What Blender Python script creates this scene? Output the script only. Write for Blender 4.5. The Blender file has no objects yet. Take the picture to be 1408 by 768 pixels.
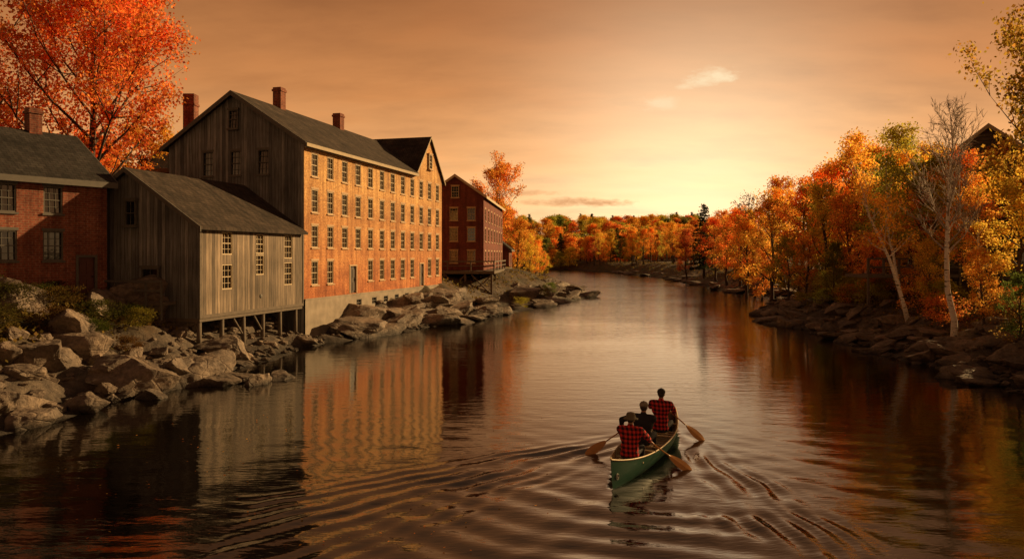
import bpy, bmesh, math, random
import numpy as np
from mathutils import Vector, Matrix, noise
S=bpy.context.scene; COL=S.collection
rng=np.random.default_rng(7); random.seed(7)
H=4.8; F=1000.0; R=math.radians
def px(p,Y): return (p-704)/F*Y
# ---------------------------------------------------------------- nodes
def nd(nt,typ,ins=None,**props):
    n=nt.nodes.new(typ)
    for k,v in props.items(): setattr(n,k,v)
    for k,v in (ins or {}).items():
        if isinstance(v,bpy.types.NodeSocket): nt.links.new(v,n.inputs[k])
        else: n.inputs[k].default_value=v
    return n
def ma(nt,op,a,b=0.0,c=None,clamp=False):
    ins={0:a,1:b}
    if c is not None: ins[2]=c
    n=nd(nt,'ShaderNodeMath',ins,operation=op); n.use_clamp=clamp
    return n.outputs[0]
def mixc(nt,f,a,b,bt='MIX'):
    n=nd(nt,'ShaderNodeMix',{},data_type='RGBA',blend_type=bt)
    for i,v in ((0,f),(6,a),(7,b)):
        if isinstance(v,bpy.types.NodeSocket): nt.links.new(v,n.inputs[i])
        else: n.inputs[i].default_value=v if i==0 else (*v,1) if len(v)==3 else v
    return n.outputs[2]
def ramp(nt,f,stops):
    n=nd(nt,'ShaderNodeValToRGB',{0:f}); e=n.color_ramp.elements
    while len(e)<len(stops): e.new(0.5)
    for el,(p,c) in zip(e,stops): el.position=p; el.color=(*c,1)
    return n.outputs[0]
def newmat(name):
    m=bpy.data.materials.new(name); m.use_nodes=True; nt=m.node_tree
    b=nt.nodes['Principled BSDF']; return m,nt,b
def objco(nt): return nd(nt,'ShaderNodeTexCoord').outputs['Object']
def noi(nt,vec,scale,detail=3,rough=.5):
    return nd(nt,'ShaderNodeTexNoise',{'Vector':vec,'Scale':scale,'Detail':detail,'Roughness':rough}).outputs[0]
def bump(nt,b,h,s,d=.02):
    n=nd(nt,'ShaderNodeBump',{'Height':h,'Strength':s,'Distance':d}); nt.links.new(n.outputs[0],b.inputs['Normal']); return n
def plain(name,c,rough=.6,var=.25,scale=6,metal=0):
    m,nt,b=newmat(name); f=noi(nt,objco(nt),scale,4)
    col=mixc(nt,f,tuple(x*(1-var) for x in c),tuple(min(1,x*(1+var)) for x in c))
    nt.links.new(col,b.inputs['Base Color']); b.inputs['Roughness'].default_value=rough; b.inputs['Metallic'].default_value=metal
    return m
def brickmat(name,c1,c2,mo,foot=None):
    m,nt,b=newmat(name); co=objco(nt); s=nd(nt,'ShaderNodeSeparateXYZ',{0:co})
    v=nd(nt,'ShaderNodeCombineXYZ',{0:ma(nt,'ADD',s.outputs[0],s.outputs[1]),1:s.outputs[2],2:0.0}).outputs[0]
    br=nd(nt,'ShaderNodeTexBrick',{'Vector':v,'Color1':(*c1,1),'Color2':(*c2,1),'Mortar':(*mo,1),'Scale':1.0,'Mortar Size':.012,'Mortar Smooth':.3,'Bias':0.0,'Brick Width':.27,'Row Height':.095})
    big=noi(nt,co,.6,6,.65); c=mixc(nt,1.0,br.outputs[0],ramp(nt,big,[(.3,(.55,.46,.42)),(.5,(.95,.90,.86)),(.72,(1.3,1.32,1.25))]),'MULTIPLY')
    fine=noi(nt,co,9,3,.6); c=mixc(nt,1.0,c,ramp(nt,fine,[(.3,(.6,.55,.5)),(.7,(1.3,1.3,1.3))]),'MULTIPLY')
    str_=nd(nt,'ShaderNodeMapping',{0:co,3:(2.6,2.6,.2)}).outputs[0]
    c=mixc(nt,1.0,c,ramp(nt,noi(nt,str_,1.2,5,.6),[(.35,(.62,.54,.5)),(.55,(1.05,1.05,1.05))]),'MULTIPLY')
    if foot:  # sunlit fade, golden above to redder below, painted into the brick colour
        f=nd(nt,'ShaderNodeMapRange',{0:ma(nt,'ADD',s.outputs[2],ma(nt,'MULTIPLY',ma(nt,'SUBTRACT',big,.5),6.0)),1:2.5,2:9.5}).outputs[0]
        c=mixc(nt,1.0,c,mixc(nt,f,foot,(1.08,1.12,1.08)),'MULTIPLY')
    nt.links.new(c,b.inputs['Base Color']); b.inputs['Roughness'].default_value=.9; bump(nt,b,br.outputs[1],-.5,.02)
    return m
def woodmat(name,c,bw=.2,horiz=False):
    m,nt,b=newmat(name); co=objco(nt); s=nd(nt,'ShaderNodeSeparateXYZ',{0:co})
    a=s.outputs[2] if horiz else ma(nt,'ADD',s.outputs[0],s.outputs[1])
    q=ma(nt,'DIVIDE',a,bw); fl=ma(nt,'FLOOR',q); fr=ma(nt,'FRACT',q)
    wn=nd(nt,'ShaderNodeTexWhiteNoise',{'W':fl},noise_dimensions='1D').outputs[0]
    sc=(1.0,1.0,9.0) if horiz else (7.0,7.0,.5)
    st=noi(nt,nd(nt,'ShaderNodeMapping',{0:co,3:sc}).outputs[0],1.6,6,.65)
    c1=ramp(nt,st,[(.25,tuple(x*.35 for x in c)),(.5,c),(.75,tuple(min(1,x*1.7) for x in c))])
    c2=mixc(nt,1.0,c1,ramp(nt,wn,[(0,(.55,.53,.52)),(.5,(.95,.92,.88)),(1,(1.45,1.38,1.28))]),'MULTIPLY')
    gap=ma(nt,'LESS_THAN',fr,.09); c3=mixc(nt,gap,c2,tuple(x*.12 for x in c))
    big=noi(nt,co,.5,4); c3=mixc(nt,1.0,c3,ramp(nt,big,[(.3,(.6,.58,.56)),(.65,(1.2,1.15,1.1))]),'MULTIPLY')
    nt.links.new(c3,b.inputs['Base Color']); b.inputs['Roughness'].default_value=.85
    bump(nt,b,ma(nt,'ADD',ma(nt,'MULTIPLY',st,.3),ma(nt,'MULTIPLY',gap,-1.0)),.6,.03)
    return m
def roofmat(name,c):
    m,nt,b=newmat(name); co=objco(nt); s=nd(nt,'ShaderNodeSeparateXYZ',{0:co})
    v=nd(nt,'ShaderNodeCombineXYZ',{0:s.outputs[0],1:ma(nt,'MULTIPLY',s.outputs[1],1.2),2:0.0}).outputs[0]
    d=tuple(x*.6 for x in c)
    br=nd(nt,'ShaderNodeTexBrick',{'Vector':v,'Color1':(*c,1),'Color2':(*d,1),'Mortar':(*[x*.2 for x in c],1),'Scale':1.0,'Mortar Size':.012,'Brick Width':.3,'Row Height':.2})
    cc=mixc(nt,1.0,br.outputs[0],ramp(nt,noi(nt,co,.8,6,.7),[(.3,(.5,.5,.5)),(.7,(1.5,1.4,1.3))]),'MULTIPLY')
    cc=mixc(nt,1.0,cc,ramp(nt,noi(nt,nd(nt,'ShaderNodeMapping',{0:co,3:(3,.5,1)}).outputs[0],1.5,4),[(.35,(.65,.63,.6)),(.6,(1.15,1.12,1.1))]),'MULTIPLY')
    nt.links.new(cc,b.inputs['Base Color']); b.inputs['Roughness'].default_value=.9; b.inputs['Specular IOR Level'].default_value=.25
    bump(nt,b,ma(nt,'ADD',br.outputs[1],ma(nt,'MULTIPLY',noi(nt,co,12,3),-1.0)),-.6,.03)
    return m
M={}
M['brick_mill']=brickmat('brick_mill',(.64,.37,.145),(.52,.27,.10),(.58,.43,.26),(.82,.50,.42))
M['brick_red']=brickmat('brick_red',(.30,.085,.05),(.21,.055,.035),(.28,.19,.14))
M['brick_dark']=brickmat('brick_dark',(.22,.042,.028),(.15,.03,.022),(.18,.09,.06))
M['wood']=woodmat('grey_boards',(.205,.220,.245))
M['wood_warm']=woodmat('warm_grey_boards',(.205,.172,.145))
M['wood_dark']=woodmat('dark_boards',(.09,.075,.065),.25,True)
M['timber']=plain('timber',(.13,.105,.085),.85,.5,5)
M['roof']=roofmat('shingles',(.070,.057,.050)); M['roof_dark']=roofmat('dark_shingles',(.045,.044,.046))
M['concrete']=plain('concrete',(.29,.245,.20),.9,.6,1.6)
M['trim']=plain('cream_trim',(.52,.42,.28),.6,.25)
M['trim_eave']=plain('faded_eave_trim',(.36,.28,.18),.7,.3)
M['trim_dark']=plain('weathered_trim',(.12,.11,.10),.7,.3)
M['stone']=plain('stone_trim',(.50,.34,.20),.8,.25)
M['door']=plain('door_paint',(.045,.03,.025),.5,.3)
M['door_red']=plain('red_door_paint',(.10,.025,.02),.5,.3)
M['iron']=plain('iron',(.03,.03,.03),.4,.2,6,.8)
m,nt,b=newmat('glass'); b.inputs['Base Color'].default_value=(.012,.012,.014,1); b.inputs['Roughness'].default_value=.05; b.inputs['IOR'].default_value=1.9
bump(nt,b,noi(nt,objco(nt),3,2),.15,.02); M['glass']=m
def barkmat(name,c,birch=False):
    m,nt,b=newmat(name); co=objco(nt)
    if birch:
        st=noi(nt,nd(nt,'ShaderNodeMapping',{0:co,3:(1.5,1.5,6)}).outputs[0],2.2,4,.6)
        cc=ramp(nt,st,[(.38,(.05,.04,.03)),(.44,c),(.8,tuple(x*.85 for x in c))])
    else:
        st=noi(nt,nd(nt,'ShaderNodeMapping',{0:co,3:(6,6,1)}).outputs[0],2,5,.7); cc=ramp(nt,st,[(.3,tuple(x*.3 for x in c)),(.7,tuple(x*1.5 for x in c))])
    nt.links.new(cc,b.inputs['Base Color']); b.inputs['Roughness'].default_value=.9; bump(nt,b,st,.5,.03); return m
M['bark']=barkmat('bark',(.08,.055,.04)); M['birch']=barkmat('birch_bark',(.88,.83,.76),True); M['twig']=plain('birch_twigs',(.42,.34,.28),.85,.3)
def leafmat():
    m=bpy.data.materials.new('leaves'); m.use_nodes=True; nt=m.node_tree; nt.nodes.clear()
    oi=nd(nt,'ShaderNodeObjectInfo').outputs['Color']; at=nd(nt,'ShaderNodeAttribute',attribute_name='rnd').outputs['Fac']
    n=noi(nt,objco(nt),.55,2)
    val=ma(nt,'MULTIPLY',ma(nt,'ADD',ma(nt,'MULTIPLY',at,.9),.6),ma(nt,'ADD',ma(nt,'MULTIPLY',n,1.3),.4))
    hue=ma(nt,'ADD',.484,ma(nt,'MULTIPLY',nd(nt,'ShaderNodeAttribute',attribute_name='rnd2').outputs['Fac'],.05))
    hs=nd(nt,'ShaderNodeHueSaturation',{'Hue':hue,'Saturation':.95,'Value':val,'Color':oi}).outputs[0]
    d=nd(nt,'ShaderNodeBsdfDiffuse',{'Color':hs}).outputs[0]; t=nd(nt,'ShaderNodeBsdfTranslucent',{'Color':hs}).outputs[0]
    mx=nd(nt,'ShaderNodeMixShader',{0:.55,1:d,2:t}).outputs[0]; o=nd(nt,'ShaderNodeOutputMaterial'); nt.links.new(mx,o.inputs[0]); return m
M['leaf']=leafmat()
def rockmat():
    m,nt,b=newmat('rock'); geo=nd(nt,'ShaderNodeNewGeometry'); co=geo.outputs['Position']
    n1=noi(nt,co,.9,6,.65); n2=noi(nt,co,6,6,.72)
    c=ramp(nt,n1,[(.3,(.07,.055,.046)),(.5,(.165,.13,.105)),(.7,(.29,.225,.175))])
    c=mixc(nt,1.0,c,ramp(nt,n2,[(.3,(.5,.47,.45)),(.7,(1.45,1.4,1.35))]),'MULTIPLY')
    sep=nd(nt,'ShaderNodeSeparateXYZ',{0:co}); wet=nd(nt,'ShaderNodeMapRange',{0:ma(nt,'ADD',sep.outputs[2],ma(nt,'MULTIPLY',n1,.3)),1:.2,2:.5,3:.3,4:1.0}).outputs[0]
    c=mixc(nt,1.0,c,nd(nt,'ShaderNodeCombineXYZ',{0:wet,1:wet,2:wet}).outputs[0],'MULTIPLY')
    nt.links.new(c,b.inputs['Base Color']); b.inputs['Roughness'].default_value=.75
    vw=nd(nt,'ShaderNodeMapping',{0:co,2:(.5,.3,.4),3:(.8,1.6,2.2)}).outputs[0]
    crack=nd(nt,'ShaderNodeTexVoronoi',{'Vector':vw,'Scale':.9},feature='DISTANCE_TO_EDGE').outputs[0]
    bump(nt,b,ma(nt,'ADD',n2,ma(nt,'MULTIPLY',ma(nt,'MINIMUM',crack,.05),7.0)),.8,.09); return m
M['rock']=rockmat()
def groundmat():
    m,nt,b=newmat('ground'); geo=nd(nt,'ShaderNodeNewGeometry'); co=geo.outputs['Position']
    n1=noi(nt,co,.5,5,.65); n2=noi(nt,co,2.5,6,.7); sep=nd(nt,'ShaderNodeSeparateXYZ',{0:co})
    rock=ramp(nt,n2,[(.3,(.035,.028,.023)),(.5,(.10,.078,.062)),(.7,(.19,.15,.115))])
    soil=ramp(nt,n1,[(.35,(.03,.026,.011)),(.5,(.06,.04,.016)),(.65,(.12,.06,.02))])
    f=nd(nt,'ShaderNodeMapRange',{0:ma(nt,'ADD',sep.outputs[2],ma(nt,'MULTIPLY',n1,1.5)),1:2.1,2:2.8}).outputs[0]
    far=nd(nt,'ShaderNodeMapRange',{0:sep.outputs[1],1:120.0,2:160.0}).outputs[0]
    c=mixc(nt,ma(nt,'MAXIMUM',f,far),rock,soil)
    wet=nd(nt,'ShaderNodeMapRange',{0:sep.outputs[2],1:.05,2:.4,3:.3,4:1.0}).outputs[0]
    c=mixc(nt,1.0,c,nd(nt,'ShaderNodeCombineXYZ',{0:wet,1:wet,2:wet}).outputs[0],'MULTIPLY')
    nt.links.new(c,b.inputs['Base Color']); b.inputs['Roughness'].default_value=.9; bump(nt,b,n2,.9,.15); return m
M['ground']=groundmat()
# ---------------------------------------------------------------- mesh helpers
class MB:
    def __init__(s): s.v=[]; s.f=[]
    def box(s,x0,x1,y0,y1,z0,z1):
        i=len(s.v); s.v+=[(x0,y0,z0),(x1,y0,z0),(x1,y1,z0),(x0,y1,z0),(x0,y0,z1),(x1,y0,z1),(x1,y1,z1),(x0,y1,z1)]
        s.f+=[(i,i+3,i+2,i+1),(i+4,i+5,i+6,i+7),(i,i+1,i+5,i+4),(i+1,i+2,i+6,i+5),(i+2,i+3,i+7,i+6),(i+3,i,i+4,i+7)]; return s
    def tube(s,pts,rads,n=7,cap=True):
        pts=[Vector(p) for p in pts]; base=len(s.v); up=None
        for k,p in enumerate(pts):
            d=(pts[min(k+1,len(pts)-1)]-pts[max(k-1,0)]).normalized()
            if up is None:
                up=Vector((1,0,0)) if abs(d.x)<.8 else Vector((0,1,0))
            a=(up-d*up.dot(d)).normalized(); up=a; c=d.cross(a)
            for j in range(n):
                t=2*math.pi*j/n; s.v.append(tuple(p+(a*math.cos(t)+c*math.sin(t))*rads[k]))
        for k in range(len(pts)-1):
            for j in range(n):
                q=base+k*n; s.f.append((q+j,q+(j+1)%n,q+n+(j+1)%n,q+n+j))
        if cap:
            s.f.append(tuple(base+j for j in range(n))[::-1]); q=base+(len(pts)-1)*n; s.f.append(tuple(q+j for j in range(n)))
        return s
    def capsule(s,a,b,ra,rb,n=14):
        a=Vector(a); b=Vector(b); d=(b-a).normalized(); pts=[];rd=[]
        for k in range(1,5): t=math.pi/2*k/4; pts.append(a-d*ra*math.cos(t)); rd.append(max(ra*math.sin(t),ra*.02))
        pts.insert(0,a-d*ra*.999); rd.insert(0,ra*.03)
        for k in range(0,4): t=math.pi/2*k/4; pts.append(b+d*rb*math.sin(t)); rd.append(rb*math.cos(t))
        pts.append(b+d*rb*.999); rd.append(rb*.03)
        return s.tube(pts,rd,n)
    def ell(s,c,r,n=14,rot=None):
        pts=[(0,0,-1*math.cos(math.pi*k/10)) for k in range(11)]
        i0=len(s.v); s.tube(pts,[max(math.sin(math.pi*k/10),.02) for k in range(11)],n)
        for i in range(i0,len(s.v)):
            v=Vector((s.v[i][0]*r[0],s.v[i][1]*r[1],s.v[i][2]*r[2]))
            if rot is not None: v=rot@v
            s.v[i]=tuple(v+Vector(c))
        return s
    def slab(s,poly,th):
        i=len(s.v); n=len(poly); s.v+=[tuple(p) for p in poly]+[(p[0],p[1],p[2]-th) for p in poly]
        s.f.append(tuple(range(i,i+n))); s.f.append(tuple(range(i+2*n-1,i+n-1,-1)))
        for k in range(n): s.f.append((i+k,i+n+k,i+n+(k+1)%n,i+(k+1)%n))
        return s
    def prism(s,P,off):
        i=len(s.v); s.v+=list(P)+[(p[0]+off[0],p[1]+off[1],p[2]+off[2]) for p in P]
        s.f+=[(i,i+1,i+2,i+3),(i+7,i+6,i+5,i+4),(i,i+4,i+5,i+1),(i+1,i+5,i+6,i+2),(i+2,i+6,i+7,i+3),(i+3,i+7,i+4,i)]; return s
    def mesh(s,name,mat,smooth=False):
        me=bpy.data.meshes.new(name); me.from_pydata(s.v,[],s.f); me.update()
        if mat: me.materials.append(mat)
        if smooth: me.polygons.foreach_set('use_smooth',[True]*len(me.polygons))
        return me
    def obj(s,name,mat,parent=None,loc=(0,0,0),rot=(0,0,0),smooth=False):
        return link(name,s.mesh(name,mat,smooth),parent,loc,rot)
def link(name,me,parent=None,loc=(0,0,0),rot=(0,0,0),scale=(1,1,1)):
    o=bpy.data.objects.new(name,me); COL.objects.link(o); o.parent=parent; o.location=loc; o.rotation_euler=rot; o.scale=scale; return o
def tag(o,label=None,cat=None,group=None,kind=None):
    for k,v in (('label',label),('category',cat),('group',group),('kind',kind)):
        if v: o[k]=v
    return o
def thing(name,label,cat,loc=(0,0,0),rz=0,group=None):
    o=link(name,None,None,loc,(0,0,rz)); o.empty_display_size=.2; return tag(o,label,cat,group)
def bake(o,voxel,it=4):
    r=o.modifiers.new('r','REMESH'); r.mode='VOXEL'; r.voxel_size=voxel; r.use_smooth_shade=True
    sm=o.modifiers.new('s','SMOOTH'); sm.factor=.5; sm.iterations=it
    bpy.context.view_layer.update(); dg=bpy.context.evaluated_depsgraph_get()
    me=bpy.data.meshes.new_from_object(o.evaluated_get(dg)); mats=[m for m in o.data.materials]
    o.modifiers.clear(); o.data=me
    if not me.materials:
        for mm in mats: me.materials.append(mm)
    me.polygons.foreach_set('use_smooth',[True]*len(me.polygons)); return o
# ---------------------------------------------------------------- terrain
LS=[(-16,-60),(-15,8),(-13.9,19.35),(-13.0,22.9),(-12.1,25.9),(-11.3,31),(-10.7,37.5),(-9.5,40.7),(-6.6,45.7),(-3.3,52.2),(3.07,66.7),(9.35,84.2),(5.5,90),(3.5,105),(5,150),(4,185),(-10,205),(-120,240)]
RS=[(-120,275),(-10,250),(17,226),(27,190),(30,141),(27.6,100),(29.5,78),(18.3,54.5),(18.7,42.9),(18,36.4),(17.9,30),(17.8,25.3),(18,8),(18,-60)]
POLY=np.array(LS+RS,float)
def sdist(X,Y):
    n=len(POLY); d=np.full(X.shape,1e9); ins=np.zeros(X.shape,bool)
    for i in range(n):
        ax,ay=POLY[i]; bx,by=POLY[(i+1)%n]; ex,ey=bx-ax,by-ay
        t=np.clip(((X-ax)*ex+(Y-ay)*ey)/(ex*ex+ey*ey),0,1)
        d=np.minimum(d,np.hypot(X-ax-t*ex,Y-ay-t*ey))
        if ay!=by:
            c=((ay>Y)!=(by>Y))&(X<(bx-ax)*(Y-ay)/(by-ay)+ax); ins^=c
    return np.where(ins,-d,d)
def sst(t): t=np.clip(t,0,1); return t*t*(3-2*t)
def height(X,Y):
    X=np.atleast_1d(np.asarray(X,float)); Y=np.atleast_1d(np.asarray(Y,float))
    wob=.5*np.sin(X*.9+Y*.7)+.35*np.sin(X*1.7-Y*1.3+1)+.25*np.sin(Y*2.3+X*.4)
    d=sdist(X,Y); d2=d+wob*.5*np.clip(1-abs(d)/8,0,1)
    left=(X<12)&(Y<215); A=np.where(left,3.0,2.5)
    z=np.where(d2>0,A*sst(d2/8)+.12*np.clip(d2,0,.6),np.maximum(-1.5,d2*.5))
    z=z+np.where(d>8,(d-8)*.02,0)+9.5*sst((Y-248)/75)*np.where(d>0,1,0)
    z=z-np.where(d>0,1.5*np.exp(-(((X+1.8)/4.5)**2+((Y-66.0)/5.0)**2)),0)*np.clip(d/3,0,1)
    nz=np.array([noise.fractal(Vector((x*.45,y*.45,0)),.8,2.1,4) for x,y in zip(X.ravel(),Y.ravel())]).reshape(X.shape)
    nv=np.array([noise.noise(Vector((x*1.1+9,y*1.1,3))) for x,y in zip(X.ravel(),Y.ravel())]).reshape(X.shape)
    w=np.clip((d+.5)/1.5,0,1)*np.clip(1.3-d/9,.12,1)*np.where(Y>120,.2,1)
    return z+w*(.5*nz+.3*nv)
def hz(x,y): return float(height(x,y)[0])
def spaced(segs):
    out=[]
    for a,b,s in segs: out+=list(np.arange(a,b,s))
    return np.array(out+[segs[-1][1]])
xs=spaced([(-1500,-300,300),(-300,-60,20),(-60,-26,3),(-26,12,.38),(12,28,.5),(28,60,2.5),(60,300,20),(300,1500,300)])
ys=spaced([(-300,0,30),(0,16,2),(16,64,.4),(64,95,.7),(95,230,4),(230,360,8),(360,900,60),(900,2400,300)])
def grid(name,xs,ys,Z,mat):
    nx,ny=len(xs),len(ys); XX,YY=np.meshgrid(xs,ys)
    V=np.stack([XX.ravel(),YY.ravel(),Z.ravel()],1)
    i=np.arange(ny-1)[:,None]*nx+np.arange(nx-1)[None,:]; i=i.ravel()
    Fq=np.stack([i,i+1,i+nx+1,i+nx],1)
    me=bpy.data.meshes.new(name); me.vertices.add(len(V)); me.vertices.foreach_set('co',V.ravel())
    me.loops.add(Fq.size); me.loops.foreach_set('vertex_index',Fq.ravel()); me.polygons.add(len(Fq)); me.polygons.foreach_set('loop_start',np.arange(len(Fq))*4)
    me.polygons.foreach_set('use_smooth',np.ones(len(Fq),bool)); me.update(calc_edges=True); me.validate(); me.materials.append(mat)
    return link(name,me)
XX,YY=np.meshgrid(xs,ys)
tag(grid('ground',xs,ys,height(XX,YY),M['ground']),kind='structure')
# ---------------------------------------------------------------- water
HD=Vector((.433,.901,0)).normalized(); RT=Vector((HD.y,-HD.x,0)); CL=5.7
CC=Vector((2.03,14.9,0))+HD*CL/2; CROT=-math.atan2(HD.x,HD.y)
m,nt,b=newmat('river_water'); geo=nd(nt,'ShaderNodeNewGeometry').outputs['Position']
b.inputs['Base Color'].default_value=(.004,.003,.002,1); b.inputs['IOR'].default_value=1.85
wy_=nd(nt,'ShaderNodeSeparateXYZ',{0:geo}).outputs[1]
nt.links.new(nd(nt,'ShaderNodeMapRange',{0:wy_,1:35.0,2:170.0,3:.012,4:.14}).outputs[0],b.inputs['Roughness'])
amp=nd(nt,'ShaderNodeMapRange',{0:wy_,1:38.0,2:120.0,3:1.0,4:5.0}).outputs[0]
m1=nd(nt,'ShaderNodeMapping',{0:geo,3:(.5,1.5,1)}).outputs[0]; m2=nd(nt,'ShaderNodeMapping',{0:geo,2:(0,0,.25),3:(.7,1.9,1)}).outputs[0]
patch=nd(nt,'ShaderNodeMapRange',{0:noi(nt,nd(nt,'ShaderNodeMapping',{0:geo,3:(.05,.11,1)}).outputs[0],1.0,3),1:.35,2:.65,3:.4,4:1.25}).outputs[0]
h=ma(nt,'ADD',ma(nt,'MULTIPLY',noi(nt,m1,1.6,3,.55),.85),ma(nt,'MULTIPLY',noi(nt,m2,5.0,3,.55),.26))
h=ma(nt,'MULTIPLY',ma(nt,'MULTIPLY',h,patch),amp); bump(nt,b,h,.55,.03); M['water']=m
wx=spaced([(-1500,-60,240),(-60,-16,4),(-16,-5,.5),(-5,10,.07),(10,20,.4),(20,60,4),(60,1500,240)])
wy=spaced([(-300,0,30),(0,8,1),(8,22,.07),(22,45,.3),(45,110,1),(110,280,10),(280,500,60)])
XX,YY=np.meshgrid(wx,wy)
def wake(X,Y):
    dx=X-CC.x; dy=Y-CC.y; s=-(dx*HD.x+dy*HD.y)+CL/2; r=dx*RT.x+dy*RT.y; ar=np.abs(r)
    sp=np.clip(s,0,None); z=0; wv=.06*np.sin(s*1.9+r*1.3)+.035*np.sin(s*4.1-r*2)
    for k,(sl,am,wl) in enumerate(((.45,.042,.62),(.60,.026,.48),(.28,.018,.5))):
        q=ar-(.12+sl*sp)+wv; wd=.34+.06*sp
        z=z+am*np.exp(-(q/wd)**2)*np.cos(q*2*np.pi/wl+.5*np.sin(s*2.3+k))*np.exp(-sp/13)*np.clip(sp/2.5,0,1)*(.7+.3*np.sin(s*2.7+r))
    aft=np.clip((s-CL+.2)/1.0,0,1); ins=np.exp(-(ar/(.3+.40*sp))**4)
    z=z+.015*aft*ins*np.cos(2*np.pi*(s+.22*ar*ar/(sp+1))/.85+1.2*np.sin(r*1.3+s*.6))*np.exp(-(s-CL)/9)
    z=z+.008*aft*np.exp(-(ar/.6)**2)*np.sin(7*r+3*s)
    u=(s-CL/2)/(CL/2); hull=(np.abs(u)<1)&(ar<.46*(1-np.abs(u)**2.2)); return np.where(hull,-.04,z)
near=np.clip((24-YY)/8,0,1)*np.clip((YY-6)/3,0,1)
amb=.003*np.sin(XX*1.3+YY*3.3+np.sin(XX*.9)*2+1.5*np.sin(YY*.5))+.003*np.sin(-XX*2.0+YY*4.6+2*np.sin(YY*.7+XX*.3))+.0028*np.sin(XX*4.1+YY*6.2+2*np.sin(XX*1.1))
W=wake(XX,YY)
tag(grid('water',wx,wy,np.where(W==-.04,-.04,W+amb*near),M['water']),kind='structure')
# ---------------------------------------------------------------- buildings
WC={}; wr_=random.Random(3)
def window(root,zb,ox,oy,rot,a,z0,w,h,style,fm,sill=True,cols=3,rows=4):
    key=(round(w,2),round(h,2),fm.name,cols,rows)
    if key not in WC:
        fr=MB(); t=.05
        fr.box(-w/2,-w/2+t,.02,.12,0,h); fr.box(w/2-t,w/2,.02,.12,0,h); fr.box(-w/2+t,w/2-t,.02,.12,0,t); fr.box(-w/2+t,w/2-t,.02,.12,h-t,h)
        fr.box(-w/2+t,w/2-t,.05,.1,h/2-.02,h/2+.02)
        for i in range(1,cols): x=-w/2+w*i/cols; fr.box(x-.009,x+.009,.065,.093,t,h-t)
        for j in range(1,rows):
            if j*2!=rows: z=h*j/rows; fr.box(-w/2+t,w/2-t,.067,.092,z-.009,z+.009)
        pa=MB().box(-w/2+.02,w/2-.02,-.006,.006,-h/2+.02,h/2-.02)
        si=MB().box(-w/2-.06,w/2+.06,-.07,.1,-.08,-.002); li=MB().box(-w/2-.05,w/2+.05,-.02,.1,h+.002,h+.12)
        sm_=M['stone'] if fm is not M['trim_dark'] else fm
        WC[key]=(fr.mesh('window',fm),pa.mesh('pane',M['glass']),si.mesh('sill',sm_),li.mesh('lintel',sm_))
    c,s=math.cos(rot),math.sin(rot)
    o=link('window',WC[key][0],root,(ox+c*a,oy+s*a,z0-zb),(0,0,rot))
    link('pane',WC[key][1],o,(0,.135,h/2),(R(-wr_.uniform(-.5,3.4)),0,R(wr_.uniform(-1.5,1.5))))
    if sill: link('sill',WC[key][2],o); link('lintel',WC[key][3],o)
    return o
def door(root,zb,ox,oy,rot,a,z0,w,h,dm):
    c,s=math.cos(rot),math.sin(rot); d=MB().box(-w/2+.06,w/2-.06,.08,.12,0,h-.06)
    for zz in (.15,h*.55): 
        for x0 in (-w/2+.13,.03): d.box(x0,x0+w/2-.16,.06,.08,zz,zz+h*.3)
    o=d.obj('door',dm,root,(ox+c*a,oy+s*a,z0-zb),(0,0,rot))
    fm=M['trim_dark'] if dm is M['door_red'] else M['stone']
    MB().box(-w/2-.04,-w/2+.06,-.03,.12,0,h+.04).box(w/2-.06,w/2+.04,-.03,.12,0,h+.04).box(-w/2+.06,w/2-.06,-.03,.12,h-.06,h+.04).obj('frame',fm,o)
    MB().ell((w/2-.14,.04,h*.48),(.035,.035,.035),8).obj('handle',M['iron'],o)
def wall(root,zb,ox,oy,rot,L,z0,z1,ops,mat,gable=None,fm=None,sill=True,dm=None,name='wall'):
    us=sorted({0,L}|{o[0] for o in ops}|{o[1] for o in ops}); zs=sorted({z0,z1}|{o[2] for o in ops}|{o[3] for o in ops})
    mb=MB()
    def q(*p):
        i=len(mb.v); mb.v+=list(p); mb.f.append(tuple(range(i,i+len(p))))
    for i in range(len(us)-1):
        for j in range(len(zs)-1):
            cu=(us[i]+us[i+1])/2; cz=(zs[j]+zs[j+1])/2
            if any(o[0]<cu<o[1] and o[2]<cz<o[3] for o in ops): continue
            q((us[i],0,zs[j]),(us[i+1],0,zs[j]),(us[i+1],0,zs[j+1]),(us[i],0,zs[j+1]))
    for o in ops:
        a,b_,c,d=o[:4]; D=.2
        q((a,0,c),(a,0,d),(a,D,d),(a,D,c)); q((b_,0,c),(b_,D,c),(b_,D,d),(b_,0,d)); q((a,0,d),(b_,0,d),(b_,D,d),(a,D,d)); q((a,0,c),(a,D,c),(b_,D,c),(b_,0,c))
    if gable: q((0,0,z1),(L,0,z1),(gable[0],0,gable[1]))
    mb.obj(name,mat,root,(ox,oy,-zb),(0,0,rot))
    for o in ops:
        k=o[4] if len(o)>4 else 'w'; a=(o[0]+o[1])/2
        if k=='d': door(root,zb,ox,oy,rot,a,o[2],o[1]-o[0],o[3]-o[2],dm or M['door'])
        elif k=='s': window(root,zb,ox,oy,rot,a,o[2],o[1]-o[0],o[3]-o[2],k,fm,False,2,2)
        else: window(root,zb,ox,oy,rot,a,o[2],o[1]-o[0],o[3]-o[2],k,fm,sill)
def wop(c,w,z0,z1,k='w'): return (c-w/2,c+w/2,z0,z1,k)
def barge(r,x,y0,za,y1,z1_,mat,up=.17,dn=.1):
    MB().prism([(x,y0,za+up),(x,y1,z1_+up),(x,y1,z1_-dn),(x,y0,za-dn)],(.042,0,0)).obj('bargeboard',mat,r)
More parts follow.
